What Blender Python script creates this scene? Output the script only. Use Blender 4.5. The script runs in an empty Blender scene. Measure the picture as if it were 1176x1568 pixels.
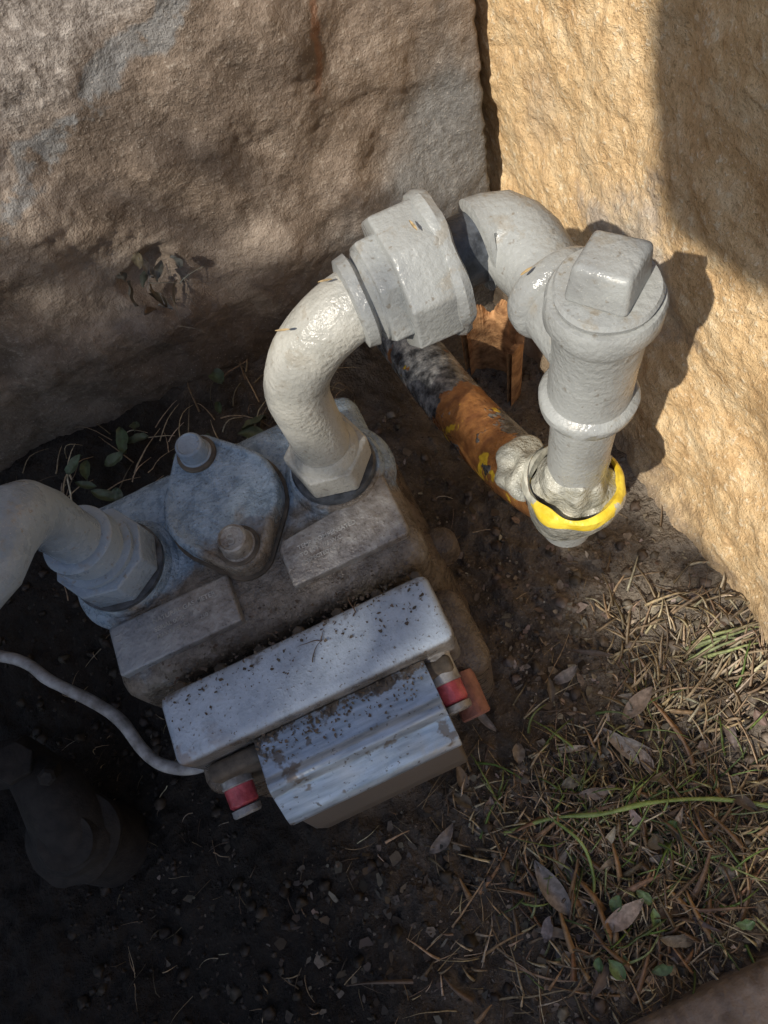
import bpy, bmesh, math, random
from mathutils import Vector, Matrix, noise
random.seed(7)
R=math.radians
scene=bpy.context.scene
# ------------------------------------------------------------ materials
class M:
    def __init__(s,name,rough=.6,metal=0.0,spec=.5):
        s.m=bpy.data.materials.new(name); s.m.use_nodes=True
        s.nt=s.m.node_tree; s.b=s.nt.nodes['Principled BSDF']
        s.b.inputs['Roughness'].default_value=rough
        s.b.inputs['Metallic'].default_value=metal
        s.b.inputs['Specular IOR Level'].default_value=spec
        s.g=s.nt.nodes.new('ShaderNodeNewGeometry')
        s.pos=s.g.outputs['Position']
        s.sep=s.nt.nodes.new('ShaderNodeSeparateXYZ'); s.nt.links.new(s.pos,s.sep.inputs[0])
        s.sn=s.nt.nodes.new('ShaderNodeSeparateXYZ'); s.nt.links.new(s.g.outputs['Normal'],s.sn.inputs[0])
        s.x,s.y,s.z=s.sep.outputs; s.nz=s.sn.outputs[2]
    def put(s,sock,v):
        if isinstance(v,(int,float)): sock.default_value=v
        elif isinstance(v,tuple): sock.default_value=v if len(v)==4 else (*v,1)
        else: s.nt.links.new(v,sock)
    def noise(s,scale,detail=4,rough=.55,dist=0,vec=None):
        n=s.nt.nodes.new('ShaderNodeTexNoise'); s.nt.links.new(vec or s.pos,n.inputs['Vector'])
        n.inputs['Scale'].default_value=scale; n.inputs['Detail'].default_value=min(detail,4)
        n.inputs['Roughness'].default_value=rough; n.inputs['Distortion'].default_value=dist
        return n.outputs['Fac']
    def vor(s,scale,out='Distance'):
        n=s.nt.nodes.new('ShaderNodeTexVoronoi'); s.nt.links.new(s.pos,n.inputs['Vector'])
        n.inputs['Scale'].default_value=scale; return n.outputs[out]
    def map(s,scale3):
        n=s.nt.nodes.new('ShaderNodeMapping'); s.nt.links.new(s.pos,n.inputs['Vector'])
        n.inputs['Scale'].default_value=scale3; return n.outputs[0]
    def ramp(s,fac,*st):
        n=s.nt.nodes.new('ShaderNodeValToRGB'); s.put(n.inputs[0],fac); e=n.color_ramp.elements
        while len(e)<len(st): e.new(.5)
        for i,(p,c) in enumerate(st):
            e[i].position=p; e[i].color=(c,c,c,1) if isinstance(c,(int,float)) else (*c,1)
        return n.outputs[0]
    def mix(s,f,a,b,mode='MIX'):
        n=s.nt.nodes.new('ShaderNodeMix'); n.data_type='RGBA'; n.blend_type=mode
        s.put(n.inputs[0],f); s.put(n.inputs[6],a); s.put(n.inputs[7],b); return n.outputs[2]
    def math(s,op,a,b=0.0,c=None):
        n=s.nt.nodes.new('ShaderNodeMath'); n.operation=op; s.put(n.inputs[0],a); s.put(n.inputs[1],b)
        if c is not None: s.put(n.inputs[2],c)
        return n.outputs[0]
    def rng(s,v,a,b,c=0.0,d=1.0,smooth=True):
        n=s.nt.nodes.new('ShaderNodeMapRange'); n.interpolation_type='SMOOTHSTEP' if smooth else 'LINEAR'
        s.put(n.inputs[0],v)
        for i,k in enumerate((a,b,c,d)): n.inputs[i+1].default_value=k
        return n.outputs[0]
    def bump(s,h,strength=.5,dist=.001,prev=None):
        n=s.nt.nodes.new('ShaderNodeBump'); n.inputs['Strength'].default_value=strength
        n.inputs['Distance'].default_value=dist; s.put(n.inputs['Height'],h)
        if prev: s.nt.links.new(prev,n.inputs['Normal'])
        return n.outputs[0]
    def col(s,v): s.put(s.b.inputs['Base Color'],v)
    def rough(s,v): s.put(s.b.inputs['Roughness'],v)
    def nrm(s,v): s.put(s.b.inputs['Normal'],v)

def paint_grey(name,base=(.50,.50,.475),dark=(.33,.335,.33),r0=.18,r1=.42,spk=.6,bumpd=.0008):
    m=M(name)
    n1=m.noise(34,4,.6); n2=m.noise(300,3,.6); n3=m.noise(1100,2)
    c=m.ramp(n1,(.32,dark),(.56,base))
    c=m.mix(m.rng(n2,.62,.72,0,spk),c,(.15,.12,.085))
    c=m.mix(m.rng(n3,.66,.72,0,.4),c,(.62,.60,.52))
    dust=m.math('MULTIPLY',m.rng(m.noise(75,4,.7),.54,.64,0,.45),m.rng(m.nz,.0,.7)); c=m.mix(dust,c,(.27,.23,.17))
    m.col(c); m.rough(m.rng(n1,.35,.65,r0,r1))
    m.nrm(m.bump(m.math('ADD',m.noise(380,3,.55),m.math('MULTIPLY',n1,.8)),.8,bumpd))
    return m.m
PIPE=paint_grey("pipe_grey_paint",base=(.345,.355,.345),dark=(.26,.265,.26))
PIPE_W=paint_grey("pipe_pale_paint",base=(.45,.44,.395),dark=(.34,.335,.30),r0=.25,r1=.5,bumpd=.0012)
PIPE_SHADE=paint_grey("pipe_grey_paint_shaded",base=(.27,.33,.40),dark=(.17,.215,.27),r0=.12,r1=.35)  # same grey pipe paint with the blue of open shade mixed in
def body_mat():
    m=M("meter_case_metal")
    n=m.noise(40,4,.6); n2=m.noise(110,4,.68); n3=m.noise(520,3,.6)
    bare=m.ramp(n2,(.3,(.11,.088,.068)),(.55,(.21,.175,.14)),(.75,(.35,.31,.27)))
    paint=m.ramp(n2,(.32,(.17,.23,.29)),(.5,(.265,.345,.425)),(.70,(.40,.49,.58)))
    g=m.math('ADD',m.rng(m.y,.165,.215,0,1),m.math('MULTIPLY',m.math('SUBTRACT',n,.5),1.6))
    g=m.math('ADD',g,m.rng(m.x,-.09,-.17,0,.35))
    g=m.math('MULTIPLY',m.rng(g,.25,.7),m.rng(m.z,.11,.15))
    c=m.mix(g,bare,paint)
    c=m.mix(m.rng(n3,.60,.70,0,.6),c,(.06,.05,.04))
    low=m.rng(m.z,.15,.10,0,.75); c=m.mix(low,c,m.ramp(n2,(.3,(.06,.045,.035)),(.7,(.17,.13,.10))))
    m.col(c); m.rough(m.rng(n2,.3,.7,.15,.45)); m.b.inputs['Metallic'].default_value=.1
    m.nrm(m.bump(m.math('ADD',n3,m.math('MULTIPLY',n2,1.2)),1,.0013))
    return m.m
BODY=body_mat()
def lid_mat():
    m=M("front_cover_paint")
    n=m.noise(70,4,.6); n2=m.noise(500,3)
    c=m.ramp(n,(.3,(.31,.36,.43)),(.6,(.45,.52,.61)))
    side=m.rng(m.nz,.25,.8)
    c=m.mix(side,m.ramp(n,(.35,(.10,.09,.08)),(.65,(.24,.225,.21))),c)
    c=m.mix(m.rng(n2,.60,.70,0,.85),c,(.12,.09,.065))
    e=m.rng(m.math('ADD',m.y,m.math('MULTIPLY',m.math('SUBTRACT',n,.5),.05)),.119,.127,0,.85)
    c=m.mix(e,c,(.10,.08,.06))
    wear=m.math('MULTIPLY',m.rng(m.noise(30,4,.7),.54,.62,0,.6),m.rng(m.x,-.10,-.135))
    c=m.mix(wear,c,(.20,.14,.10))
    m.col(c); m.rough(m.rng(n,.3,.7,.2,.45)); m.nrm(m.bump(m.math('ADD',n2,n),.7,.0008)); return m.m
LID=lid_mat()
def simple(name,c0,c1,scale=120,rough=.6,metal=0,bd=.0008,spec=.5):
    if name in bpy.data.materials: return bpy.data.materials[name]
    m=M(name,rough,metal,spec); m.col(m.ramp(m.noise(scale,4,.6),(.33,c0),(.67,c1)))
    m.nrm(m.bump(m.noise(scale*3,3),.7,bd)); return m.m
def plate():
    m=M("badge_plate_metal",.4,.2); n=m.noise(120,4,.65); k=m.noise(500,3)
    c=m.ramp(n,(.3,(.16,.135,.115)),(.52,(.30,.275,.25)),(.7,(.44,.42,.39)))
    c=m.mix(m.rng(k,.60,.70,0,.6),c,(.08,.06,.045))
    c=m.mix(m.rng(m.x,-.10,-.155,0,.55),c,(.28,.33,.39))
    m.col(c); m.rough(m.rng(n,.3,.7,.25,.5)); m.nrm(m.bump(m.math('ADD',n,k),.9,.0008)); return m.m
PLATE=plate()
LETTER=simple("raised_lettering",(.26,.245,.225),(.62,.60,.56),90,.35,.2)
DIRTY=simple("grimy_metal",(.05,.04,.03),(.16,.125,.09),90,.75)
BLACK=simple("black_iron",(.02,.022,.026),(.09,.10,.115),150,.35)
SHADE_IRON=simple("shaded_iron",(.007,.006,.006),(.022,.019,.017),120,.85)  # black iron darkened in colour to sink into the shade at left
def silver():
    m=M("index_hood_metal",.3,.5)
    n=m.noise(80,4,.65); c=m.ramp(m.noise(40,3,vec=m.map((1,8,1))),(.3,(.24,.285,.34)),(.7,(.46,.52,.60)))
    d=m.rng(m.math('ADD',m.y,m.math('MULTIPLY',m.math('SUBTRACT',n,.5),.07)),.077,.083)
    c=m.mix(d,c,m.ramp(m.noise(260,3),(.35,(.05,.04,.032)),(.65,(.16,.13,.10))))
    mud=m.rng(m.noise(48,4,.6),.60,.65,0,.8); c=m.mix(mud,c,(.15,.115,.085))
    c=m.mix(m.rng(m.noise(330,3),.62,.70,0,.8),c,(.10,.08,.06))
    m.col(c); m.rough(m.rng(n,.3,.7,.28,.5)); m.put(m.b.inputs['Metallic'],m.rng(d,0,1,.45,0))
    m.nrm(m.bump(n,.6,.0012)); return m.m
SILVER=silver()
def plastic(name,c,r=.15,tr=.8):
    m=M(name,r); m.col(c)
    m.b.inputs['Transmission Weight'].default_value=tr; m.b.inputs['IOR'].default_value=1.3
    m.nrm(m.bump(m.noise(400,3),.3,.0004)); return m.m
CLEAR=plastic("dusty_window",(.20,.17,.145),.35,.25)
RED=simple("red_seal",(.30,.035,.045),(.62,.12,.14),150,.3)
PINK=simple("faded_red_seal",(.16,.065,.045),(.36,.15,.11),150,.45)
def sleeve():
    m=M("yellow_sleeve",.4)
    n=m.noise(30,4,.65); a=m.noise(120,4)
    c=m.ramp(a,(.35,(.22,.09,.035)),(.65,(.46,.21,.07)))
    yel=m.rng(m.noise(40,3,.6),.60,.63); c=m.mix(yel,c,(.80,.54,.05))
    back=m.math('ADD',n,m.rng(m.y,.24,.28,0,.16))
    g=m.rng(back,.55,.58); c=m.mix(g,c,m.ramp(m.noise(110,4,.65),(.38,(.04,.042,.046)),(.52,(.17,.175,.18)),(.68,(.42,.42,.41))))
    m.col(c); m.rough(m.rng(n,.4,.6,.35,.15)); m.nrm(m.bump(m.math('ADD',m.noise(200,4),m.math('MULTIPLY',g,.5)),.9,.0016)); return m.m
SLEEVE=sleeve()
def rim():
    m=M("yellow_rim",.35); n=m.noise(38,4,.6)
    y=m.ramp(m.noise(90,3),(.35,(.68,.46,.02)),(.65,(.90,.70,.08)))
    g=m.rng(m.math('ADD',n,m.rng(m.y,.122,.150,-.10,.07)),.48,.51)
    c=m.mix(g,y,m.ramp(m.noise(150,3),(.35,(.34,.34,.29)),(.65,(.55,.54,.46))))
    m.col(c); m.nrm(m.bump(m.noise(150,4),.8,.0015)); return m.m
YEL=rim()
def putty():
    m=M("sealant",.22); n=m.noise(90,4,.6)
    c=m.ramp(n,(.3,(.23,.23,.20)),(.52,(.40,.395,.34)),(.75,(.52,.50,.42)))
    m.col(c); m.nrm(m.bump(m.noise(130,4,.65),1,.004)); return m.m
PUTTY=putty()
RUST=simple("rusty_clay",(.20,.09,.035),(.60,.33,.15),90,.9,0,.003)
CABLE=simple("cable_white",(.16,.15,.14),(.42,.42,.42),110,.45)

def wall_mat(name,tan):
    m=M(name,.8,0,.35)
    big=m.noise(9,3,.6); med=m.noise(45,4,.65); fine=m.noise(480,4,.8); gr=m.noise(190,4,.75); vo=m.vor(330)
    if tan:
        c=m.ramp(med,(.28,(.58,.37,.18)),(.5,(.76,.53,.285)),(.72,(.86,.67,.42)))
        c=m.mix(m.rng(gr,.56,.64,0,.6),c,(.94,.83,.63))
        c=m.mix(m.rng(gr,.44,.34,0,.5),c,(.34,.20,.09))
        c=m.mix(m.rng(fine,.44,.36,0,.45),c,(.26,.15,.075))
        c=m.mix(m.rng(big,.56,.68,0,.35),c,(.48,.38,.28))
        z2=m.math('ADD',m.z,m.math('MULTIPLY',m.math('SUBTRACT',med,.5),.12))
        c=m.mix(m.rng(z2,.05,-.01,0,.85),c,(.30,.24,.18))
        dy=m.math('ABSOLUTE',m.math('SUBTRACT',m.y,.235)); dz=m.math('ABSOLUTE',m.math('SUBTRACT',m.z,.17))
        r=m.math('ADD',m.math('ADD',dy,dz),m.math('MULTIPLY',m.math('SUBTRACT',med,.5),.12))
        c=m.mix(m.rng(r,.075,.03,0,.6),c,(.38,.38,.37))
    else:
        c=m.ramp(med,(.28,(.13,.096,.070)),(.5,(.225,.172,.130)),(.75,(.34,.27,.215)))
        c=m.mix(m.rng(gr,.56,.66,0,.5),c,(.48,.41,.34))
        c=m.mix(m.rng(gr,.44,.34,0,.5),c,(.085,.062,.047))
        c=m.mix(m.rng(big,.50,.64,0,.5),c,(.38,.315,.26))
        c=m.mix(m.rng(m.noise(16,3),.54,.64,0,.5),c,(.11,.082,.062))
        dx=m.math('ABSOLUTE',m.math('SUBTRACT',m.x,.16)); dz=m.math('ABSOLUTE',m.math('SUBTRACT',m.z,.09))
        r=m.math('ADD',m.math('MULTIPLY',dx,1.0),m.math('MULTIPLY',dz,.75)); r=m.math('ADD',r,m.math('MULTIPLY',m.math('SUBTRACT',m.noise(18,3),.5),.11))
        c=m.mix(m.rng(r,.15,.07,0,.9),c,m.ramp(gr,(.3,(.12,.12,.118)),(.7,(.24,.24,.235))))  # grey overspray, darkened further to carry the shade near the corner
        dr=m.math('ABSOLUTE',m.math('SUBTRACT',m.math('ADD',m.x,m.math('MULTIPLY',med,.02)),m.math('MULTIPLY_ADD',m.z,.25,.028)))
        c=m.mix(m.math('MULTIPLY',m.rng(dr,.004,.001,0,.5),m.rng(m.z,.22,.25)),c,(.25,.10,.04))
        u=m.math('SUBTRACT',m.z,m.math('MULTIPLY_ADD',m.x,.42,.304)); u=m.math('ADD',u,m.math('MULTIPLY',m.math('SUBTRACT',m.noise(28,4),.5),.045))
        c=m.mix(m.rng(u,.0,.02,0,.6),c,m.ramp(gr,(.35,(.15,.13,.115)),(.65,(.56,.51,.47))))
        st=m.rng(m.math('ABSOLUTE',m.math('ADD',u,.003)),.011,.007)
        st=m.math('MULTIPLY',st,m.rng(med,.40,.5))
        c=m.mix(m.math('MULTIPLY',st,.65),c,m.ramp(m.noise(90,4),(.3,(.12,.13,.135)),(.7,(.29,.305,.315))))
        foot_shade=m.rng(m.z,.15,.03); c=m.mix(m.math('MULTIPLY',foot_shade,.65),c,(.06,.05,.04))  # shade over the lower wall put into the colour
    sp=m.rng(vo,.20,.10,0,.45); c=m.mix(sp,c,(.95,.84,.66) if tan else (.50,.44,.38))
    m.col(c)
    h=m.math('SUBTRACT',m.math('ADD',m.math('MULTIPLY',gr,.9),m.math('MULTIPLY',fine,.35)),m.math('MULTIPLY',vo,.12))
    m.nrm(m.bump(h,1.0,.0026 if tan else .0022))
    m.rough(m.rng(gr,.3,.7,.8,.4)); return m.m
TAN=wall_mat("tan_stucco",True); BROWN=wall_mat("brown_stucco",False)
def soil_mat():
    m=M("soil",.85,0,.3)
    n=m.noise(35,4,.65); f=m.noise(260,4,.7); g=m.noise(900,2)
    c=m.ramp(n,(.3,(.06,.047,.037)),(.55,(.15,.122,.098)),(.75,(.27,.225,.18)))
    c=m.mix(m.rng(f,.58,.7,0,.6),c,(.34,.29,.24)); c=m.mix(m.rng(g,.66,.72,0,.6),c,(.48,.43,.36))
    sunlit=m.math('MULTIPLY',m.rng(m.x,.02,.14),m.rng(m.y,-.06,.04)); c=m.mix(m.math('MULTIPLY',sunlit,.65),c,m.ramp(f,(.3,(.17,.14,.11)),(.7,(.42,.36,.29))))  # paler soil on the right paints in the sunlit patch
    shade_left=m.rng(m.x,-.02,-.16); c=m.mix(m.math('MULTIPLY',shade_left,.9),c,(.013,.011,.010))  # soil colour darkened on the left to paint in the deep shade
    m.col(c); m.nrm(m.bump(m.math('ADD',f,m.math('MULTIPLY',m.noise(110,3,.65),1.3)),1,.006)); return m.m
SOIL=soil_mat()
def vc_mat(name,rough=.6,spec=.4,trans=0):
    m=M(name,rough,0,spec); a=m.nt.nodes.new('ShaderNodeAttribute'); a.attribute_name='Col'
    n=m.noise(300,2,.6); m.col(m.mix(m.rng(n,.35,.65,.0,.45),a.outputs['Color'],(.06,.045,.03)))
    return m.m
LIT=vc_mat("dry_litter"); GRN=vc_mat("green_leaf",.45)
CONC=simple("concrete_brown",(.12,.095,.08),(.26,.215,.185),60,.9,0,.004)
WOOD=simple("weathered_wood",(.16,.11,.07),(.28,.2,.13),30,.8)

# ------------------------------------------------------------ mesh helpers
def root(name,loc=(0,0,0)):
    e=bpy.data.objects.new(name,None); scene.collection.objects.link(e); e.location=loc
    e.empty_display_size=.02; return e
def finish(bm,name,mat,parent=None,sharp=38):
    bmesh.ops.recalc_face_normals(bm,faces=bm.faces)
    me=bpy.data.meshes.new(name); bm.to_mesh(me); bm.free()
    for p in me.polygons: p.use_smooth=True
    me.set_sharp_from_angle(angle=R(sharp))
    me.materials.append(mat)
    o=bpy.data.objects.new(name,me); scene.collection.objects.link(o)
    if parent: o.parent=parent
    return o
def wob(bm,amp,scale,seed=0):
    bm.normal_update()
    for v in bm.verts:
        v.co+=v.normal*amp*noise.noise(v.co*scale+Vector((seed,0,0)))
def frame(d):
    d=d.normalized(); a=Vector((0,0,1)) if abs(d.z)<.9 else Vector((1,0,0))
    u=d.cross(a).normalized(); return u,d.cross(u)
def sweep(name,path,rad,mat,parent=None,n=40,cap=True,amp=0,sc=60,smoothp=1,sharp=38):
    P=[Vector(p) for p in path]; 
    if isinstance(rad,(int,float)): rad=[rad]*len(P)
    bm=bmesh.new(); rings=[]; u=None
    for i,p in enumerate(P):
        d=(P[min(i+1,len(P)-1)]-P[max(i-1,0)]).normalized()
        if u is None: u,w=frame(d)
        else: u=(u-d*u.dot(d)).normalized(); w=d.cross(u)
        rings.append([bm.verts.new(p+(u*math.cos(2*math.pi*k/n)+w*math.sin(2*math.pi*k/n))*rad[i]) for k in range(n)])
    for a,b in zip(rings,rings[1:]):
        for k in range(n): bm.faces.new((a[k],a[(k+1)%n],b[(k+1)%n],b[k]))
    if cap: bm.faces.new(rings[0][::-1]); bm.faces.new(rings[-1])
    if amp: wob(bm,amp,sc)
    return finish(bm,name,mat,parent,sharp)
def lathe(name,origin,axis,prof,mat,parent=None,n=48,amp=0,sc=80,rot=0,cap=True,sharp=38):
    o=Vector(origin); d=Vector(axis).normalized(); u,w=frame(d)
    bm=bmesh.new(); rings=[]
    for (h,r) in prof:
        rings.append([bm.verts.new(o+d*h+(u*math.cos(2*math.pi*k/n+rot)+w*math.sin(2*math.pi*k/n+rot))*r) for k in range(n)])
    for a,b in zip(rings,rings[1:]):
        for k in range(n): bm.faces.new((a[k],a[(k+1)%n],b[(k+1)%n],b[k]))
    if cap: bm.faces.new(rings[0][::-1]); bm.faces.new(rings[-1])
    if amp: wob(bm,amp,sc)
    return finish(bm,name,mat,parent,sharp)
def nut(name,origin,axis,h,r,mat,parent=None,sides=6,rot=0,bev=.0015,amp=.0004,taper=1):
    o=Vector(origin); d=Vector(axis).normalized(); u,w=frame(d); bm=bmesh.new()
    a=[bm.verts.new(o+(u*math.cos(2*math.pi*k/sides+rot)+w*math.sin(2*math.pi*k/sides+rot))*r) for k in range(sides)]
    b=[bm.verts.new(o+(v.co-o)*taper+d*h) for v in a]
    for k in range(sides): bm.faces.new((a[k],a[(k+1)%sides],b[(k+1)%sides],b[k]))
    bm.faces.new(a[::-1]); bm.faces.new(b)
    bmesh.ops.bevel(bm,geom=bm.edges[:],offset=bev,segments=3,affect='EDGES',profile=.5)
    wob(bm,amp,90); return finish(bm,name,mat,parent,50)
def poly(name,pts,z0,z1,mat,parent=None,bev=.003,seg=4,amp=0,axis='z',sharp=60,top=1.0):
    bm=bmesh.new()
    def mk(p,h):
        if axis=='z': return (p[0],p[1],h)
        if axis=='x': return (h,p[0],p[1])
        return (p[0],h,p[1])
    a=[bm.verts.new(mk(p,z0)) for p in pts]; b=[bm.verts.new(mk(p,z1)) for p in pts]
    n=len(pts)
    for k in range(n): bm.faces.new((a[k],a[(k+1)%n],b[(k+1)%n],b[k]))
    bm.faces.new(a[::-1]); bm.faces.new(b)
    if bev: bmesh.ops.bevel(bm,geom=bm.edges[:],offset=bev,segments=seg,affect='EDGES',profile=.5,clamp_overlap=True)
    return finish(bm,name,mat,parent,sharp)
def rbox(name,lo,hi,bev,mat,parent=None,seg=5,top=(0,0),amp=0):
    bm=bmesh.new(); v=[]
    for z in (0,1):
        for (x,y) in ((0,0),(1,0),(1,1),(0,1)):
            X=hi[0] if x else lo[0]; Y=hi[1] if y else lo[1]
            if z: X+=(-top[0] if x else top[0]); Y+=(-top[1] if y else top[1])
            v.append(bm.verts.new((X,Y,hi[2] if z else lo[2])))
    for f in ((3,2,1,0),(4,5,6,7),(0,1,5,4),(1,2,6,5),(2,3,7,6),(3,0,4,7)): bm.faces.new([v[i] for i in f])
    bmesh.ops.bevel(bm,geom=bm.edges[:],offset=bev,segments=seg,affect='EDGES',profile=.5)
    if amp:
        bmesh.ops.subdivide_edges(bm,edges=[e for e in bm.edges if e.calc_length()>.02],cuts=8,use_grid_fill=True); wob(bm,amp,25)
    return finish(bm,name,mat,parent,60)
def arc(c,r,a0,a1,n,ax,ay):
    c=Vector(c);ax=Vector(ax);ay=Vector(ay)
    return [tuple(c+ax*r*math.cos(R(a0+(a1-a0)*i/n))+ay*r*math.sin(R(a0+(a1-a0)*i/n))) for i in range(n+1)]
def crange(a,b,n,far):
    core=[a+(b-a)*i/(n-1) for i in range(n)]; step=(b-a)/(n-1); out=[]; d=step; p=b
    while p<far[1]: d*=1.35; p=min(p+d,far[1]); out.append(p)
    lo=[]; d=step; p=a
    while p>far[0]: d*=1.35; p=max(p-d,far[0]); lo.append(p)
    return lo[::-1]+core+out
def sheet(name,U,V,fn,mat,parent=None):
    nv=len(V); verts=[fn(u,v) for u in U for v in V]
    faces=[(i*nv+j,(i+1)*nv+j,(i+1)*nv+j+1,i*nv+j+1) for i in range(len(U)-1) for j in range(nv-1)]
    me=bpy.data.meshes.new(name); me.from_pydata(verts,[],faces)
    for p in me.polygons: p.use_smooth=True
    me.materials.append(mat); o=bpy.data.objects.new(name,me); scene.collection.objects.link(o); o.parent=parent; return o
def ss(a,b,x):
    t=max(0,min(1,(x-a)/(b-a))); return t*t*(3-2*t)
def fr(x,y,z,s,o=4): return noise.fractal(Vector((x*s,y*s,z*s)),.7,2.0,o)

# ------------------------------------------------------------ ground
def gz(x,y,fine=True):
    z=.045*ss(.28,.40,y)*ss(.06,-.06,x)
    z-=.035*ss(-.12,-.28,x)*ss(.32,.2,y)
    z+=.02*ss(.12,.21,x)*ss(.22,.02,y)
    z-=.03*ss(.03,.09,x)*ss(.2,.3,y)
    if abs(x)<1.5 and abs(y)<1.5:
        z+=.008*fr(x,y,3,14,3)
        if fine: z+=.0050*fr(x,y,7,70,4)
    return z
U=crange(-.42,.26,250,(-40,40)); V=crange(-.2,.44,236,(-40,40))
sheet("ground",U,V,lambda x,y:(x,y,gz(x,y)),SOIL)

# ------------------------------------------------------------ walls
WH=.62
def bw(x,z):
    e=.1945+.0035*noise.noise(Vector((0,0,z*45)))+.002*noise.noise(Vector((0,0,z*140)))-.03*max(0,z-.05)
    y=.40+.014*fr(x,0,z,7,3)*ss(.19,.12,x)+.0012*fr(x,2,z,60,4)+.0006*fr(x,5,z,170,2)
    y+=.05*ss(.010,.0,e-x)**2 if x>e-.010 else 0
    d=math.hypot(x+.067,(z-.152)*.8)+.010*noise.noise(Vector((x*50,0,z*50))); y+=.011*ss(.026,.012,d)
    return y
wa=root("stucco_wall"); wb=root("stucco_wall.001")
U=crange(-.30,.207,250,(-2.0,.2071)); V=crange(-.05,.40,200,(-.3,WH))
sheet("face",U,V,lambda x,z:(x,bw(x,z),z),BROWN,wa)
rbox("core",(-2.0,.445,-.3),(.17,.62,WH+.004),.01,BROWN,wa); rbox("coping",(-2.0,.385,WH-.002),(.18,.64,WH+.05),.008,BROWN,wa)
def tw(y,z):
    return .2+.012*fr(3,y,z,6,3)+.002*fr(1,y,z,45,4)+.0009*fr(4,y,z,160,2)-.02*ss(.03,-.05,z)
V2=crange(-.05,.46,230,(-2.0,.7)); V=crange(-.05,.42,210,(-.3,WH))
sheet("face",V2,V,lambda y,z:(tw(y,z),y,z),TAN,wb)
rbox("core",(.225,-2.0,-.3),(.40,.7,WH+.003),.01,TAN,wb); rbox("coping",(.183,-2.0,WH-.003),(.42,.7,WH+.049),.008,TAN,wb)
rbox("concrete_edging",(-1.2,-.42,-.1),(.19,-.125,.018),.006,CONC,amp=.004)

class Col:
    def __init__(s): s.v=[];s.f=[];s.c=[]
    def build(s,name,mat,parent=None):
        me=bpy.data.meshes.new(name); me.from_pydata(s.v,[],s.f); a=me.color_attributes.new('Col','FLOAT_COLOR','POINT')
        a.data.foreach_set('color',[k for c in s.c for k in (*c,1)])
        for p in me.polygons: p.use_smooth=True
        me.materials.append(mat); o=bpy.data.objects.new(name,me); scene.collection.objects.link(o); o.parent=parent; return o
def rc(c,j=.25):
    k=random.uniform(1-j,1+j); return tuple(max(0,x*k*random.uniform(.93,1.07)) for x in c)
# leafy blocker added out of view at left; throws the broad soft shade ----------
hd=root("left_shade_blocker"); H=Col(); HX=-1.5
def htop(y): return 2.08-.24*ss(-.66,-.40,y)+.03*noise.noise(Vector((0,y*6,3)))
y=-1.45; k=0
while y<.05:
    rbox("blocker_core_%d"%k,(HX-.16,y,-.05),(HX-.02,y+.10,htop(y+.05)-.06),.02,WOOD,hd,seg=2); y+=.101; k+=1
for i in range(9000):
    y=random.uniform(-1.55,.12); side=random.random()
    if side<.62: z=htop(y)-abs(random.gauss(0,.07))+.03; x=HX-.09+random.gauss(0,.09)
    else: z=random.uniform(.05,htop(y)); x=HX+random.choice((.02,-.20))+random.gauss(0,.02)
    if random.random()<.08: y+=random.uniform(-.1,.1)
    m=Matrix.Rotation(random.uniform(0,6.3),3,'Z')@Matrix.Rotation(random.uniform(-1.2,1.2),3,'X')@Matrix.Rotation(random.uniform(-.6,.6),3,'Y')
    l=random.uniform(.014,.026); b=len(H.v); c=rc((.06,.10,.03),.4)
    for q in ((-l,0,0),(0,-l*.45,.002),(l,0,0),(0,l*.45,.002)):
        v=m@Vector(q); H.v.append((v.x+x,v.y+y,v.z+z)); H.c.append(c)
    H.f.append((b,b+1,b+2,b+3))
H.build("blocker_leaves",GRN,hd)
# unseen board added behind the camera, cut to shade the tan wall's top
aw=root("wall_shade_blocker")
poly("board",[(-.10,-.184),(-.47,-.184),(-.49,-.186),(-.510,-.205),(-.535,-.238),(-.556,-.268),(-.560,-.285),(-.552,-.31),(-.538,-.345),(-.538,-.60),(-.10,-.60)],1.2,1.225,WOOD,aw,bev=.003,seg=2)
rbox("post",(-.345,-.565,-.05),(-.305,-.525,1.1995),.004,WOOD,aw,seg=2)
rbox("foot_a",(-.50,-.558,.019),(-.15,-.532,.05),.004,WOOD,aw,seg=2)
for k,(a,b_) in enumerate((((-.53,-.60,1.2255),(-.10,-.586,1.25)),((-.114,-.585,1.2255),(-.10,-.19,1.25)))): rbox("rim_%d"%k,a,b_,.002,WOOD,aw,seg=2)

# ------------------------------------------------------------ gas meter
gm=root("gas_meter")
rbox("case_lower",(-.174,.118,-.02),(.036,.262,.118),.024,BODY,gm,top=(.010,.006),amp=.0015)
rbox("case_upper",(-.168,.130,.06),(.022,.260,.155),.011,BODY,gm,top=(.003,.004),amp=.0012)
for k,(x,yy) in enumerate(((.030,.160),(-.170,.16))):
    lathe("case_bolt_%d"%k,(x,yy,.080),(0,0,1),[(0,.011),(.015,.011),(.020,.009),(.022,.005),(.0222,.001)],BODY,gm,n=24,amp=.0012)
for k,x in enumerate((-.143,-.009)):
    lathe("boss_%d"%k,(x,.204,.150),(0,0,1),[(0,.034),(.0055,.0315),(.007,.0285),(.011,.0272),(.013,.0262),(.0135,.02)],BODY,gm,amp=.0006)
def hull(circs,n=40):
    pts=[]
    for (cx,cy,r) in circs:
        for k in range(n):
            a=2*math.pi*k/n; pts.append((cx+r*math.cos(a),cy+r*math.sin(a)))
    pts=sorted(set(pts)); 
    def half(p):
        h=[]
        for q in p:
            while len(h)>1 and (h[-1][0]-h[-2][0])*(q[1]-h[-2][1])-(h[-1][1]-h[-2][1])*(q[0]-h[-2][0])<=1e-10: h.pop()
            h.append(q)
        return h
    a=half(pts); b=half(pts[::-1]); return a[:-1]+b[:-1]
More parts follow.
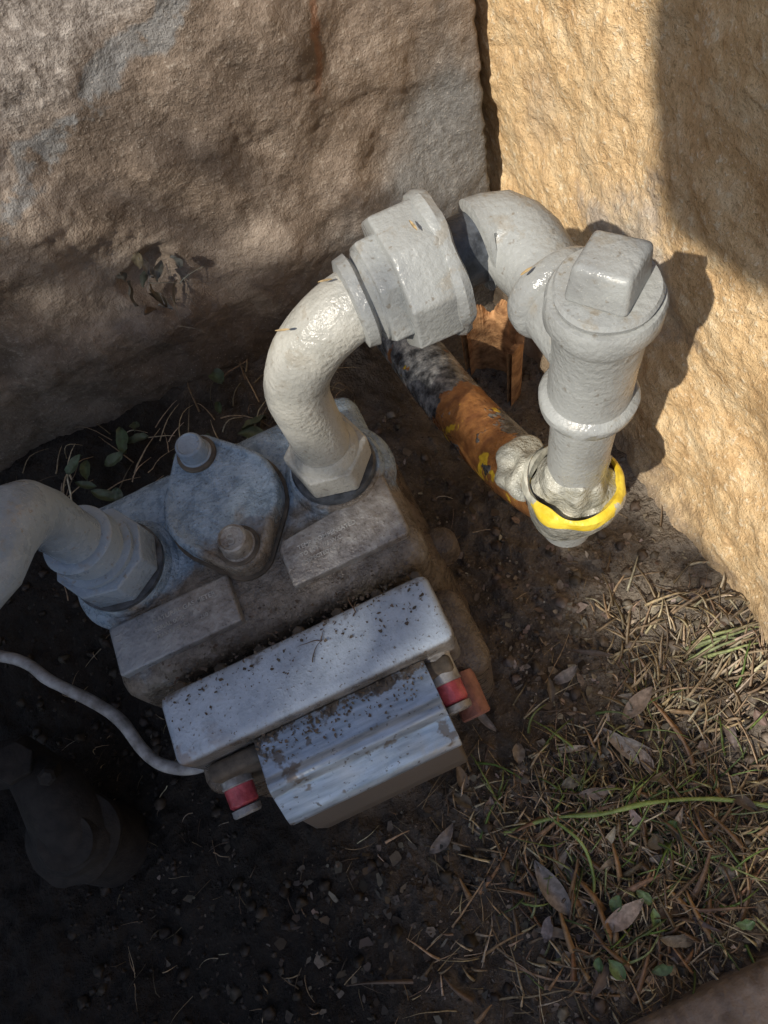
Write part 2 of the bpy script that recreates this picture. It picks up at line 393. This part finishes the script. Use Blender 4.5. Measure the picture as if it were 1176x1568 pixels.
cov=[(-.075,.213,.0345),(-.079,.2445,.0155),(-.074,.1815,.0150)]
poly("valve_cover_gasket",hull([(a,b,r+.0020) for a,b,r in cov]),.150,.1572,DIRTY,gm,bev=0,sharp=50)
hp=hull(cov); ctr=Vector((-.076,.213))
bm=bmesh.new(); rings=[]
for (zz,off) in ((.1575,0),(.1675,0),(.1692,-.0006),(.1702,-.002),(.1700,-.0042),(.1688,-.0055),(.1690,-.012)):
    rg=[]
    for p in hp:
        v=Vector(p)-ctr; v=v*(1+off/v.length); rg.append(bm.verts.new((ctr.x+v.x,ctr.y+v.y,zz)))
    rings.append(rg)
n=len(hp)
for a,b in zip(rings,rings[1:]):
    for k in range(n): bm.faces.new((a[k],a[(k+1)%n],b[(k+1)%n],b[k]))
bm.faces.new(rings[-1]); finish(bm,"valve_cover",BODY,gm,45)
for k,(x,yy) in enumerate(((-.079,.2465),(-.074,.1800))):
    lathe("cover_washer_%d"%k,(x,yy,.166),(0,0,1),[(0,.0118),(.0050,.0118),(.0054,.0114),(.0054,.0090)],DIRTY,gm,n=36)
    lathe("cover_screw_%d"%k,(x,yy,.166),(0,0,1),[(0,.0098),(.006,.0096),(.0065,.0088),(.014,.0086),(.016,.0080),(.0168,.0068),(.0160,.0062),(.0160,.0005)],PLATE if k else PIPE_SHADE,gm,n=36,amp=.0003)
rbox("badge_plate_a",(-.160,.144,.150),(-.088,.173,.1605),.0016,PLATE,gm,seg=3)
poly("badge_plate_b",[(-.056,.148),(.012,.148),(.014,.152),(.014,.187),(-.006,.187),(-.010,.178),(-.052,.177),(-.056,.172)],.150,.1615,PLATE,gm,bev=.0016,seg=3)
def text(t,loc,size,mat,rz=0,ext=.0003):
    cu=bpy.data.curves.new("lettering",'FONT'); cu.body=t; cu.size=size; cu.extrude=ext; cu.offset=.00004
    o=bpy.data.objects.new("lettering",cu); o.location=loc; o.rotation_euler=(0,0,rz); cu.materials.append(mat)
    scene.collection.objects.link(o); o.parent=gm
text("NATURAL GAS METER",(-.135,.1640,.1606),.0038,LETTER); text("SERIAL 0048213",(-.135,.1590,.1606),.0034,LETTER); text("MAX 5 PSI  CLASS 250",(-.135,.1545,.1606),.0032,LETTER)
text("TEMP COMPENSATED",(-.046,.1665,.1616),.0036,LETTER); text("TO 60 F  1/2 W.C.",(-.046,.1620,.1616),.0033,LETTER); text("INSPECTED 04",(-.046,.1575,.1616),.0031,LETTER); text("S",(-.0768,.1765,.1821),.0095,LETTER)
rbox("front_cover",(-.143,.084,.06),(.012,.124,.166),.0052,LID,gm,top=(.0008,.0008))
rbox("front_skirt",(-.150,.074,-.01),(.026,.128,.118),.010,BODY,gm,amp=.001)
rbox("front_ledge",(-.134,.074,.10),(.004,.0838,.150),.003,DIRTY,gm,seg=3)
for k in range(7):
    lathe("seam_bolt_%d"%k,(-.135+.0235*k,.1285,.142),(0,0,1),[(0,.0035),(.006,.0035),(.007,.0025)],DIRTY,gm,n=6,sharp=20)
poly("index_hood",[(.0845,.154),(.064,.1535),(.0605,.1560),(.0570,.1555),(.0545,.1505),(.043,.142),(.0405,.139),(.0405,.134),(.0845,.134)],-.105,-.009,SILVER,gm,bev=.0010,seg=2,axis='x',sharp=30)
poly("index_window",[(.074,.1338),(.0435,.1338),(.037,.100),(.037,.075),(.074,.075)],-.103,-.011,CLEAR,gm,bev=.002,seg=2,axis='x')
rbox("index_dial_plate",(-.098,.060,.07),(-.016,.070,.13),.001,PLATE,gm,seg=2)
SLV=simple("seal_sleeve_plastic",(.16,.14,.12),(.5,.49,.47),110,.3)
def seal(n,x,z,red):
    lathe("seal_sleeve_%d"%n,(x,.088,z),(0,-1,-.12),[(0,.0092),(.003,.0092),(.0035,.0084),(.016,.0084),(.017,.0088),(.0175,.008)],SLV,gm,n=28)
    lathe("seal_cap_%d"%n,(x,.0705,z-.0021),(0,-1,-.12),[(0,.0080),(.009,.0078),(.0105,.0065),(.0105,.001)],red,gm,n=28)
    lathe("seal_window_%d"%n,(x,.0595,z-.0034),(0,-1,-.12),[(0,.0078),(.003,.0078),(.004,.0068),(.004,.001)],PLATE,gm,n=28)
seal(0,-.126,.134,RED); seal(1,-.0035,.142,RED)
lathe("seal_lower",(.004,.078,.112),(0,-1,-.12),[(0,.009),(.010,.009),(.018,.0085),(.024,.0085),(.025,.0075),(.025,.001)],PINK,gm,n=28)

# ------------------------------------------------------------ gas piping
gp=root("gas_pipe")
Zp=.281
cx,cy=-.009,.204
lathe("swivel_collar",(cx,cy,.160),(0,0,1),[(0,.0235),(.002,.0245),(.006,.0245),(.0075,.0235),(.008,.018)],BLACK,gp,amp=.0006)
nut("swivel_nut",(cx,cy,.168),(0,0,1),.018,.0235,PIPE_W,gp,sides=6,rot=.3,bev=.0016,amp=.0008)
lathe("swivel_thread",(cx,cy,.184),(0,0,1),[(0,.0195),(.003,.0188),(.006,.017),(.008,.0155)],PIPE_W,gp,amp=.0006)
path=[(cx,cy,.185),(cx,cy,.20),(cx,cy,.215),(cx,cy,.232)]+arc((cx+.048,cy,.233),.048,180,90,16,(1,0,0),(0,0,1))[1:]+[(.044,cy,Zp)]
rr=[.0152]*len(path); 
sweep("outlet_elbow",path,rr,PIPE_W,gp,amp=.0005)
lathe("elbow_socket",(.028,cy,Zp),(1,0,0),[(0,.0155),(.001,.0190),(.0055,.0198),(.0065,.0178),(.0075,.0168),(.0085,.0182),(.0095,.0195),(.0125,.0195),(.013,.017),(.016,.0175)],PIPE,gp,amp=.0008)
nut("union_tail",(.0385,cy,Zp),(1,0,0),.012,.0245,PIPE,gp,sides=6,rot=.2,bev=.0014)
nut("union_nut",(.047,cy,Zp),(1,0,0),.021,.0305,PIPE,gp,sides=8,rot=.39,bev=.0016,amp=.0008)
lathe("union_ring",(.065,cy,Zp),(1,0,0),[(0,.026),(.001,.0300),(.004,.0310),(.007,.0300),(.008,.0270),(.0085,.018)],PIPE,gp,amp=.0022)
sweep("nipple",[(.07,cy,Zp),(.094,cy,Zp)],.0152,BLACK,gp)
tx,ty=.1035,.134
pe=[(.0865,cy,Zp),(.0875,cy,Zp),(.093,.2038,Zp),(.0985,.2015,Zp),(.1018,.1965,Zp),(.1032,.190,Zp),(.1035,.180,Zp),(.1035,.168,Zp)]
sweep("street_elbow",pe,[.0165,.0195,.0192,.0188,.0182,.0176,.0165,.0155],PIPE,gp,amp=.0007)
lathe("tee_branch",(tx,.170,Zp),(0,-1,0),[(0,.0165),(.001,.0198),(.003,.0208),(.008,.0208),(.0100,.0198),(.0115,.0174),(.03,.0168)],PIPE,gp,amp=.0006)
lathe("tee_body",(tx,ty,.244),(0,0,1),[(0,.0150),(.0005,.0192),(.002,.0205),(.007,.0208),(.0085,.0198),(.010,.0174),(.03,.0170),(.053,.0172),(.056,.0182),(.058,.0198),(.060,.0207),(.068,.0208),(.070,.0197),(.0705,.012)],PIPE,gp,amp=.0006)
lathe("plug_flange",(tx,ty,.3140),(0,0,1),[(0,.0170),(.0005,.0180),(.003,.0185),(.0045,.0175),(.005,.012)],PIPE,gp,amp=.0006)
nut("plug_head",(tx-.001,ty-.001,.3178),(0.06,0.06,1),.0155,.0160,PIPE,gp,sides=4,rot=-.12,bev=.0022,taper=.86,amp=.0009)
sweep("riser",[(tx,ty,.10),(tx,ty,.14),(tx,ty,.18),(tx,ty,.22),(tx,ty,.246)],.0150,PIPE,gp,amp=.0005)
ix=-.143
lathe("inlet_collar",(ix,cy,.161),(0,0,1),[(0,.0250),(.002,.0265),(.005,.0265),(.006,.0235),(.0075,.018)],BLACK,gp,amp=.0006)
nut("inlet_nut",(ix,cy,.1675),(0,0,1),.020,.0262,PIPE_SHADE,gp,sides=8,rot=.2,bev=.0012,amp=.0006)
lathe("inlet_tail",(ix,cy,.187),(0,0,1),[(0,.0205),(.003,.0212),(.0045,.0212),(.0055,.0175),(.010,.0170),(.011,.0190),(.020,.0190),(.0210,.0180),(.0215,.0150)],PIPE_SHADE,gp,amp=.0006)
path=[(ix,cy,.2),(ix,cy,.22),(ix,cy,.236),(ix-.001,cy-.003,.249),(ix-.003,cy-.010,.259),(ix-.007,cy-.020,.265),(ix-.014,cy-.032,.267),(ix-.025,cy-.040,.267),(ix-.05,cy-.044,.267),(-.28,.16,.267),(-.39,.16,.262),(-.405,.16,.25),(-.41,.16,.22),(-.41,.16,-.05)]
sweep("inlet_pipe",path,[.0140,.0140,.0145,.0158,.0163,.0163,.016,.0155,.0148]+[.0148]*5,PIPE_SHADE,gp,amp=.0006)
gs=root("gas_pipe_sleeve")
sp=[(.080,.40,.030),(.083,.34,.045),(.086,.29,.058),(.089,.25,.070),(.092,.215,.083),(.0955,.185,.097),(.099,.163,.112),(.102,.146,.130),(.103,.138,.148),(tx,ty+.001,.163)]
sweep("sleeve_tube",sp,[.0210]*6+[.0212,.0220,.0236,.0242],SLEEVE,gs,amp=.0012,cap=False)
lathe("sleeve_rim",(tx,ty,.160),(0.02,0,1),[(-.0045,.0244),(-.003,.0262),(.003,.0262),(.0045,.0250),(.0050,.0232),(.001,.0220)],YEL,gs,n=64,amp=.0040,sc=60,cap=False)
lathe("sleeve_coating",(tx,ty,.151),(0.02,0,1),[(-.020,.0220),(-.006,.0242),(.003,.0250),(.0060,.0244)],PUTTY,gs,n=64,amp=.004,sc=45,cap=False)
lathe("sealant_fill",(tx,ty,.149),(0,0,1),[(0,.0222),(.008,.0220),(.013,.0205),(.018,.0190),(.024,.0175),(.031,.0163),(.036,.0152),(.037,.013)],PUTTY,gs,n=80,amp=.006,sc=85,cap=False)
bm=bmesh.new(); bmesh.ops.create_icosphere(bm,subdivisions=5,radius=1)
for v in bm.verts: 
    v.co=Vector((v.co.x*.018,v.co.y*.018,v.co.z*.016)); 
wob(bm,.008,80); 
for v in bm.verts: v.co+=Vector((.0925,.160,.138))
finish(bm,"sealant_lump",PUTTY,gs,80)

# broken clay pipe at the corner
bm=bmesh.new(); n=110
for k in range(n+1):
    a=R(-75+190*k/n); hh=.050+.022*noise.noise(Vector((k*.07,3,0)))+.003*noise.noise(Vector((k*.6,1,0)))
    for (r,z) in ((.026,-.04),(.028,hh*.5),(.0285,hh),(.0245,hh-.002),(.022,hh*.5),(.021,-.04)):
        bm.verts.new((.140+r*math.cos(a),.318+r*math.sin(a),z))
bm.verts.ensure_lookup_table()
for k in range(n):
    for j in range(5): bm.faces.new([bm.verts[k*6+j],bm.verts[(k+1)*6+j],bm.verts[(k+1)*6+j+1],bm.verts[k*6+j+1]])
wob(bm,.002,140); finish(bm,"clay_pipe",RUST,None,60)

cp=[(-.36,.26,.09),(-.26,.217,.10),(-.23,.185,.10),(-.205,.158,.10),(-.194,.142,.098),(-.187,.122,.096),(-.178,.108,.096),(-.161,.098,.097),(-.14,.095,.097)]
def smooth(P,n=6):
    P=[Vector(p) for p in P]; o=[]
    for i in range(len(P)-1):
        a,b,c,d=P[max(i-1,0)],P[i],P[i+1],P[min(i+2,len(P)-1)]
        for k in range(n):
            t=k/n; o.append(.5*((2*b)+(c-a)*t+(2*a-5*b+4*c-d)*t*t+(3*b-a-3*c+d)*t**3))
    return o+[P[-1]]
sweep("cable",smooth(cp),.0037,CABLE,None,n=16,amp=.0005)
gv=root("gas_valve")
sweep("valve_pipe",[(-.46,.20,.02),(-.36,.185,.03),(-.30,.168,.035),(-.285,.14,.03),(-.285,.11,.01),(-.285,.10,-.05)],[.016,.016,.017,.022,.028,.03],SHADE_IRON,gv,amp=.002)
lathe("valve_flange",(-.285,.11,.012),(.15,-.3,1),[(-.004,.028),(0,.032),(.003,.033),(.006,.032),(.008,.028),(.011,.022),(.02,.018),(.021,.001)],SHADE_IRON,gv,amp=.002)
nut("valve_hex",(-.30,.165,.04),(.3,-.1,.6),.025,.014,SHADE_IRON,gv)
lathe("valve_bolt",(-.272,.150,.045),(.2,-.4,.8),[(0,.006),(.02,.006),(.022,.004)],SHADE_IRON,gv,n=6)

# ------------------------------------------------------------ litter
def twig(C,p,d,L,w,c,bend=.3,lift=0,seg=6,z_follow=True,flat=False):
    p=Vector(p); d=Vector(d).normalized(); pts=[p.copy()]; b=random.uniform(-bend,bend)
    for i in range(seg):
        d=(Matrix.Rotation(b/seg+random.uniform(-.12,.12)*bend*2,3,'Z')@d).normalized(); p=p+d*(L/seg)
        q=p.copy()
        if z_follow: q.z=gz(p.x,p.y,False)+.0008+w*.7+lift*math.sin(math.pi*(i+1)/seg)
        pts.append(q)
    base=len(C.v)
    for i,q in enumerate(pts):
        t=(pts[min(i+1,seg)]-pts[max(i-1,0)]).normalized(); u,v=frame(t); ww=w*(1-.75*i/seg)
        for k in range(3):
            a=2*math.pi*k/3; C.v.append(tuple(q+(u*math.cos(a)*(1)+v*math.sin(a)*(.35 if flat else 1))*ww)); C.c.append(c)
    for i in range(seg):
        for k in range(3): C.f.append((base+i*3+k,base+i*3+(k+1)%3,base+i*3+3+(k+1)%3,base+i*3+3+k))
def leaf(C,p,ang,L,W,c,tilt=.2,curl=.3,zoff=.003):
    p=Vector(p); m=Matrix.Rotation(ang,3,'Z')@Matrix.Rotation(random.uniform(-tilt,tilt),3,'Y')@Matrix.Rotation(random.uniform(-tilt,tilt),3,'X')
    base=len(C.v); n=9; sk=random.uniform(-.25,.25)
    for i in range(n+1):
        t=i/n; w=W*math.sin(math.pi*min(1,t*.97+.015))**.8*(1-.25*t)+.0002
        for s in (-1,-.5,0,.5,1):
            v=Vector((L*(t-.5),s*w*.5+sk*L*(t-.5)**2,abs(s)*W*.22-curl*L*.35*(t-.5)**2+W*.25*noise.noise(Vector((t*4,s*2,ang*7+p.x*90)))))
            v=m@v+p+Vector((0,0,zoff)); C.v.append(tuple(v)); k=1.3 if s==0 else 1; C.c.append(tuple(x*k for x in c))
    for i in range(n):
        for k in range(4): C.f.append((base+i*5+k,base+(i+1)*5+k,base+(i+1)*5+k+1,base+i*5+k+1))
def flake(C,x,y,r,c,z=None):
    z=gz(x,y) if z is None else z; b=len(C.v); n=random.choice((5,6,7)); s=random.uniform(.3,1); a0=random.uniform(0,6.3); ca,sa=math.cos(a0),math.sin(a0)
    tx_,ty_=random.uniform(-.6,.6),random.uniform(-.6,.6)
    for k in range(n):
        a=2*math.pi*k/n+random.uniform(-.4,.4); rr=r*random.uniform(.5,1.15); u=math.cos(a)*rr; v=math.sin(a)*rr*s
        X=u*ca-v*sa; Y=u*sa+v*ca; C.v.append((x+X,y+Y,z+.0010+X*tx_+Y*ty_+random.uniform(0,.0006))); C.c.append(c)
    C.f.append(tuple(range(b,b+n)))
def on_meter(x,y): return -.18<x<.04 and .035<y<.27
def gp3(x,y,o=.001): return (x,y,gz(x,y)+o)
straw=[(.44,.34,.21),(.32,.24,.15),(.20,.145,.09),(.56,.48,.34),(.13,.10,.07)]
L=Col()
cl=[(random.gauss(.075,.055),random.gauss(-.05,.045)) for _ in range(30)]
for i in range(1700):
    cxy=random.choice(cl); x=random.gauss(cxy[0],.022); y=random.gauss(cxy[1],.018)
    if not(-.3<x<.19 and -.125<y<.2): continue
    a=random.gauss(.5,1.3); l=min(.055,.009*random.paretovariate(1.6)); twig(L,gp3(x,y),(math.cos(a),math.sin(a),0),l,random.uniform(.0003,.0013),rc(random.choice(straw),.35),.45,random.uniform(0,.007),flat=random.random()<.6)
for i in range(420):
    x=random.uniform(-.3,.185); y=random.uniform(-.12,.25)
    if on_meter(x,y): continue
    a=random.uniform(0,6.3); twig(L,gp3(x,y),(math.cos(a),math.sin(a),0),random.uniform(.004,.022),random.uniform(.0002,.0006),rc(random.choice(straw),.3),.6,.002)
for i in range(360):
    x=random.uniform(.10,.195); y=random.gauss(.035,.03)
    a=random.gauss(.6,.9); twig(L,gp3(x,y),(math.cos(a),math.sin(a),0),random.uniform(.008,.035),random.uniform(.0006,.0018),rc(random.choice(straw[:4])),.4,random.uniform(0,.008),flat=True)
for i in range(130):
    x=random.gauss(.05,.05); y=random.gauss(-.07,.03)
    if y<-.12: continue
    a=random.gauss(1.2,.7); twig(L,gp3(x,y),(math.cos(a),math.sin(a),0),random.uniform(.012,.045),random.uniform(.0010,.0032),rc(random.choice([(.34,.21,.12),(.22,.15,.10),(.15,.11,.08)])),.3,random.uniform(0,.008),flat=True)
for i in range(140):
    x=random.uniform(-.26,.02); y=random.uniform(.275,.39)
    a=random.gauss(.5,.8); twig(L,gp3(x,y),(math.cos(a),math.sin(a),0),random.uniform(.015,.05),random.uniform(.0005,.001),rc(random.choice(straw)),.4,random.uniform(0,.012))
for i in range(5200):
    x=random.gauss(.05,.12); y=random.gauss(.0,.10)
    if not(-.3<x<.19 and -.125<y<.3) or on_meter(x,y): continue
    dk=.4 if x<-.03 else 1  # flake colour darkened on the left to follow the painted shade
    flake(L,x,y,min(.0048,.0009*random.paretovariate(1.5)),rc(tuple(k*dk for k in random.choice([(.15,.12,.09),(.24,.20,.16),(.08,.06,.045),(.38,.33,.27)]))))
for i in range(55):
    x=random.gauss(.06,.055); y=random.gauss(-.045,.045)
    if y<-.115 or x>.18: continue
    leaf(L,gp3(x,y),random.uniform(0,6.3),random.uniform(.010,.030),random.uniform(.004,.011),rc(random.choice([(.26,.22,.19),(.20,.16,.13),(.34,.285,.23),(.15,.115,.09)]),.35),.7,1.1,.004)
leaf(L,gp3(.001,-.046),R(100),.037,.015,(.28,.25,.23),.1,.4,.008); leaf(L,gp3(.033,-.075),R(10),.032,.012,(.36,.29,.25),.1,.5,.010)
leaf(L,gp3(.082,.012),R(110),.032,.010,(.32,.28,.25),.1,.5,.008); leaf(L,gp3(.105,.03),R(20),.03,.012,(.30,.24,.2),.1,.5,.006)
for p in ((-.052,.112,.1672),(-.06,.104,.1672),(-.03,.118,.1672)):
    for k in range(1 if p[0]<-.055 else 2):
        a=random.uniform(.7,2.2); twig(L,p,(math.cos(a),math.sin(a),0),random.uniform(.006,.014),.0004,rc((.16,.11,.07)),1.2,0,6,False)
for i in range(460):
    x=random.uniform(-.138,.006); y=random.triangular(.10,.150,.131)
    flake(L,x,y,random.uniform(.0004,.0015),rc((.10,.075,.055)),.1657 if y<.122 else .1550)
for i in range(200):
    x=random.uniform(-.104,-.01); y=random.triangular(.066,.085,.083)
    flake(L,x,y,random.uniform(.0005,.0014),rc((.14,.105,.075)),.1535)
for p in ((-.002,.20,.2885),(.022,.206,.2975),(.09,.165,.302),(.06,.199,.312)):
    a=random.uniform(0,6.3); leaf(L,p,a,.006,.0012,(.45,.33,.17),.1,.1,.0005)
L.build("leaf_litter",LIT)
G=Col(); grn=[(.13,.21,.045),(.22,.30,.10),(.10,.15,.05),(.30,.34,.16)]
for i in range(160):
    x=random.gauss(.06,.045); y=random.gauss(-.035,.035)
    if y<-.12: continue
    a=random.gauss(.8,1.2); twig(G,gp3(x,y),(math.cos(a),math.sin(a),0),random.uniform(.01,.045),random.uniform(.0005,.0014),rc(random.choice(grn)),.7,random.uniform(.002,.012),8,flat=True)
for i in range(26):
    x=random.uniform(-.2,0); y=random.uniform(.30,.385)
    leaf(G,gp3(x,y,.01),random.uniform(0,6.3),random.uniform(.012,.026),random.uniform(.007,.014),rc((.07,.10,.055)),.5,.4,.006)
for i in range(12):
    x=random.gauss(.03,.05); y=random.gauss(-.085,.02)
    if y>-.115: leaf(G,gp3(x,y),random.uniform(0,6.3),random.uniform(.008,.014),random.uniform(.006,.010),rc((.12,.19,.08)),.5,.5,.006)
for k in range(7):
    twig(G,gp3(.155+random.uniform(-.01,.01),.045+random.uniform(-.006,.006)),(1,-.15+random.uniform(-.2,.2),0),.04,.0018,rc((.38,.44,.2)),.4,.006,8,flat=True)
G.build("grass",GRN)
st=smooth([gp3(-.012,-.006,.006),gp3(.02,-.010,.010),gp3(.05,-.020,.012),gp3(.08,-.026,.012),gp3(.118,-.040,.008),gp3(.15,-.06,.006)],5)
wd=root("weed_stem")
WS=simple("weed_stem_green",(.16,.24,.06),(.30,.38,.13),150,.45)
sweep("stem",st,.0014,WS,wd,n=10,amp=.0008)
sweep("side_shoot",smooth([gp3(.02,-.010,.010),gp3(.03,-.03,.014),gp3(.028,-.05,.010),gp3(.02,-.062,.004)],5),.0010,WS,wd,n=8)
K=Col()
def clod(x,y,r,c):
    base=len(K.v); m=Matrix.Rotation(random.uniform(0,6),3,(random.random(),random.random(),1)); s=random.uniform(0,50)
    for v in ico_v:
        q=m@Vector((v.x,v.y*random.uniform(.8,1),v.z*.7))*r*(1+.7*noise.noise(v*1.6+Vector((s,0,0)))); K.v.append((q.x+x,q.y+y,q.z+gz(x,y)+r*.2)); K.c.append(c)
    for f in ico_f: K.f.append(tuple(base+k for k in f))
b=bmesh.new(); bmesh.ops.create_icosphere(b,subdivisions=2,radius=1); ico_v=[v.co.copy() for v in b.verts]; ico_f=[[v.index for v in f.verts] for f in b.faces]; b.free()
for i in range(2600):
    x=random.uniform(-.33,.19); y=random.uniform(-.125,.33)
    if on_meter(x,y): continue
    dk=.28 if x<-.04 else 1.4  # clod colour darker in the left shade, brighter in the sun at right
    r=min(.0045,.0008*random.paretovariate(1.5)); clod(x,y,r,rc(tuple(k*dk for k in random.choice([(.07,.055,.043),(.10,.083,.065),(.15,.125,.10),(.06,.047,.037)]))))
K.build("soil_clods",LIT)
W=Col()
for i in range(14):
    leaf(W,(-.067+random.gauss(0,.010),.396,.152+random.gauss(0,.013)),random.uniform(0,6),random.uniform(.010,.022),random.uniform(.004,.009),rc(random.choice([(.10,.10,.085),(.34,.34,.31),(.16,.13,.09),(.22,.22,.2)])),1.5,.9,0)
for i in range(14):
    a=random.uniform(0,6.3); twig(W,(-.067+random.gauss(0,.008),.392,.152+random.gauss(0,.012)),(math.cos(a),random.uniform(-.1,.1),math.sin(a)),random.uniform(.01,.03),.0004,rc((.32,.30,.26)),1,0,6,False)
W.build("withered_leaf",GRN)

# ------------------------------------------------------------ light, sky, camera
Ld=Vector((.567,.37,-.736)).normalized()
sun=bpy.data.lights.new("sun",'SUN'); sun.energy=5; sun.angle=R(.6); sun.color=(1,.93,.81)
so=bpy.data.objects.new("sun",sun); scene.collection.objects.link(so); so.rotation_euler=Ld.to_track_quat('-Z','Y').to_euler(); so.location=(-3,-2,4)
w=bpy.data.worlds.new("World"); scene.world=w; w.use_nodes=True; nt=w.node_tree
sk=nt.nodes.new('ShaderNodeTexSky'); sk.sky_type='NISHITA'; sk.sun_disc=False; sk.sun_elevation=math.asin(.736); sk.sun_rotation=math.atan2(-.567,-.37)
bg=nt.nodes['Background']; bg.inputs['Strength'].default_value=.15; nt.links.new(sk.outputs[0],bg.inputs[0])
cam=bpy.data.cameras.new("camera"); co=bpy.data.objects.new("camera",cam); scene.collection.objects.link(co)
Xv=Vector((0.905,0.425,-0.0138)).normalized(); Zv=Vector((-0.1667,0.3846,0.9079)); Zv=(Zv-Xv*Zv.dot(Xv)).normalized(); Yv=Zv.cross(Xv)
m=Matrix((Xv,Yv,Zv)).to_4x4(); m.translation=Vector((0,0,.52)); co.matrix_world=m
cam.sensor_fit='VERTICAL'; cam.sensor_height=36; cam.sensor_width=27; cam.lens=1100/1568*36; cam.clip_start=.01; cam.clip_end=200
scene.camera=co
scene.view_settings.view_transform='Standard'; scene.view_settings.look='None'; scene.view_settings.exposure=0
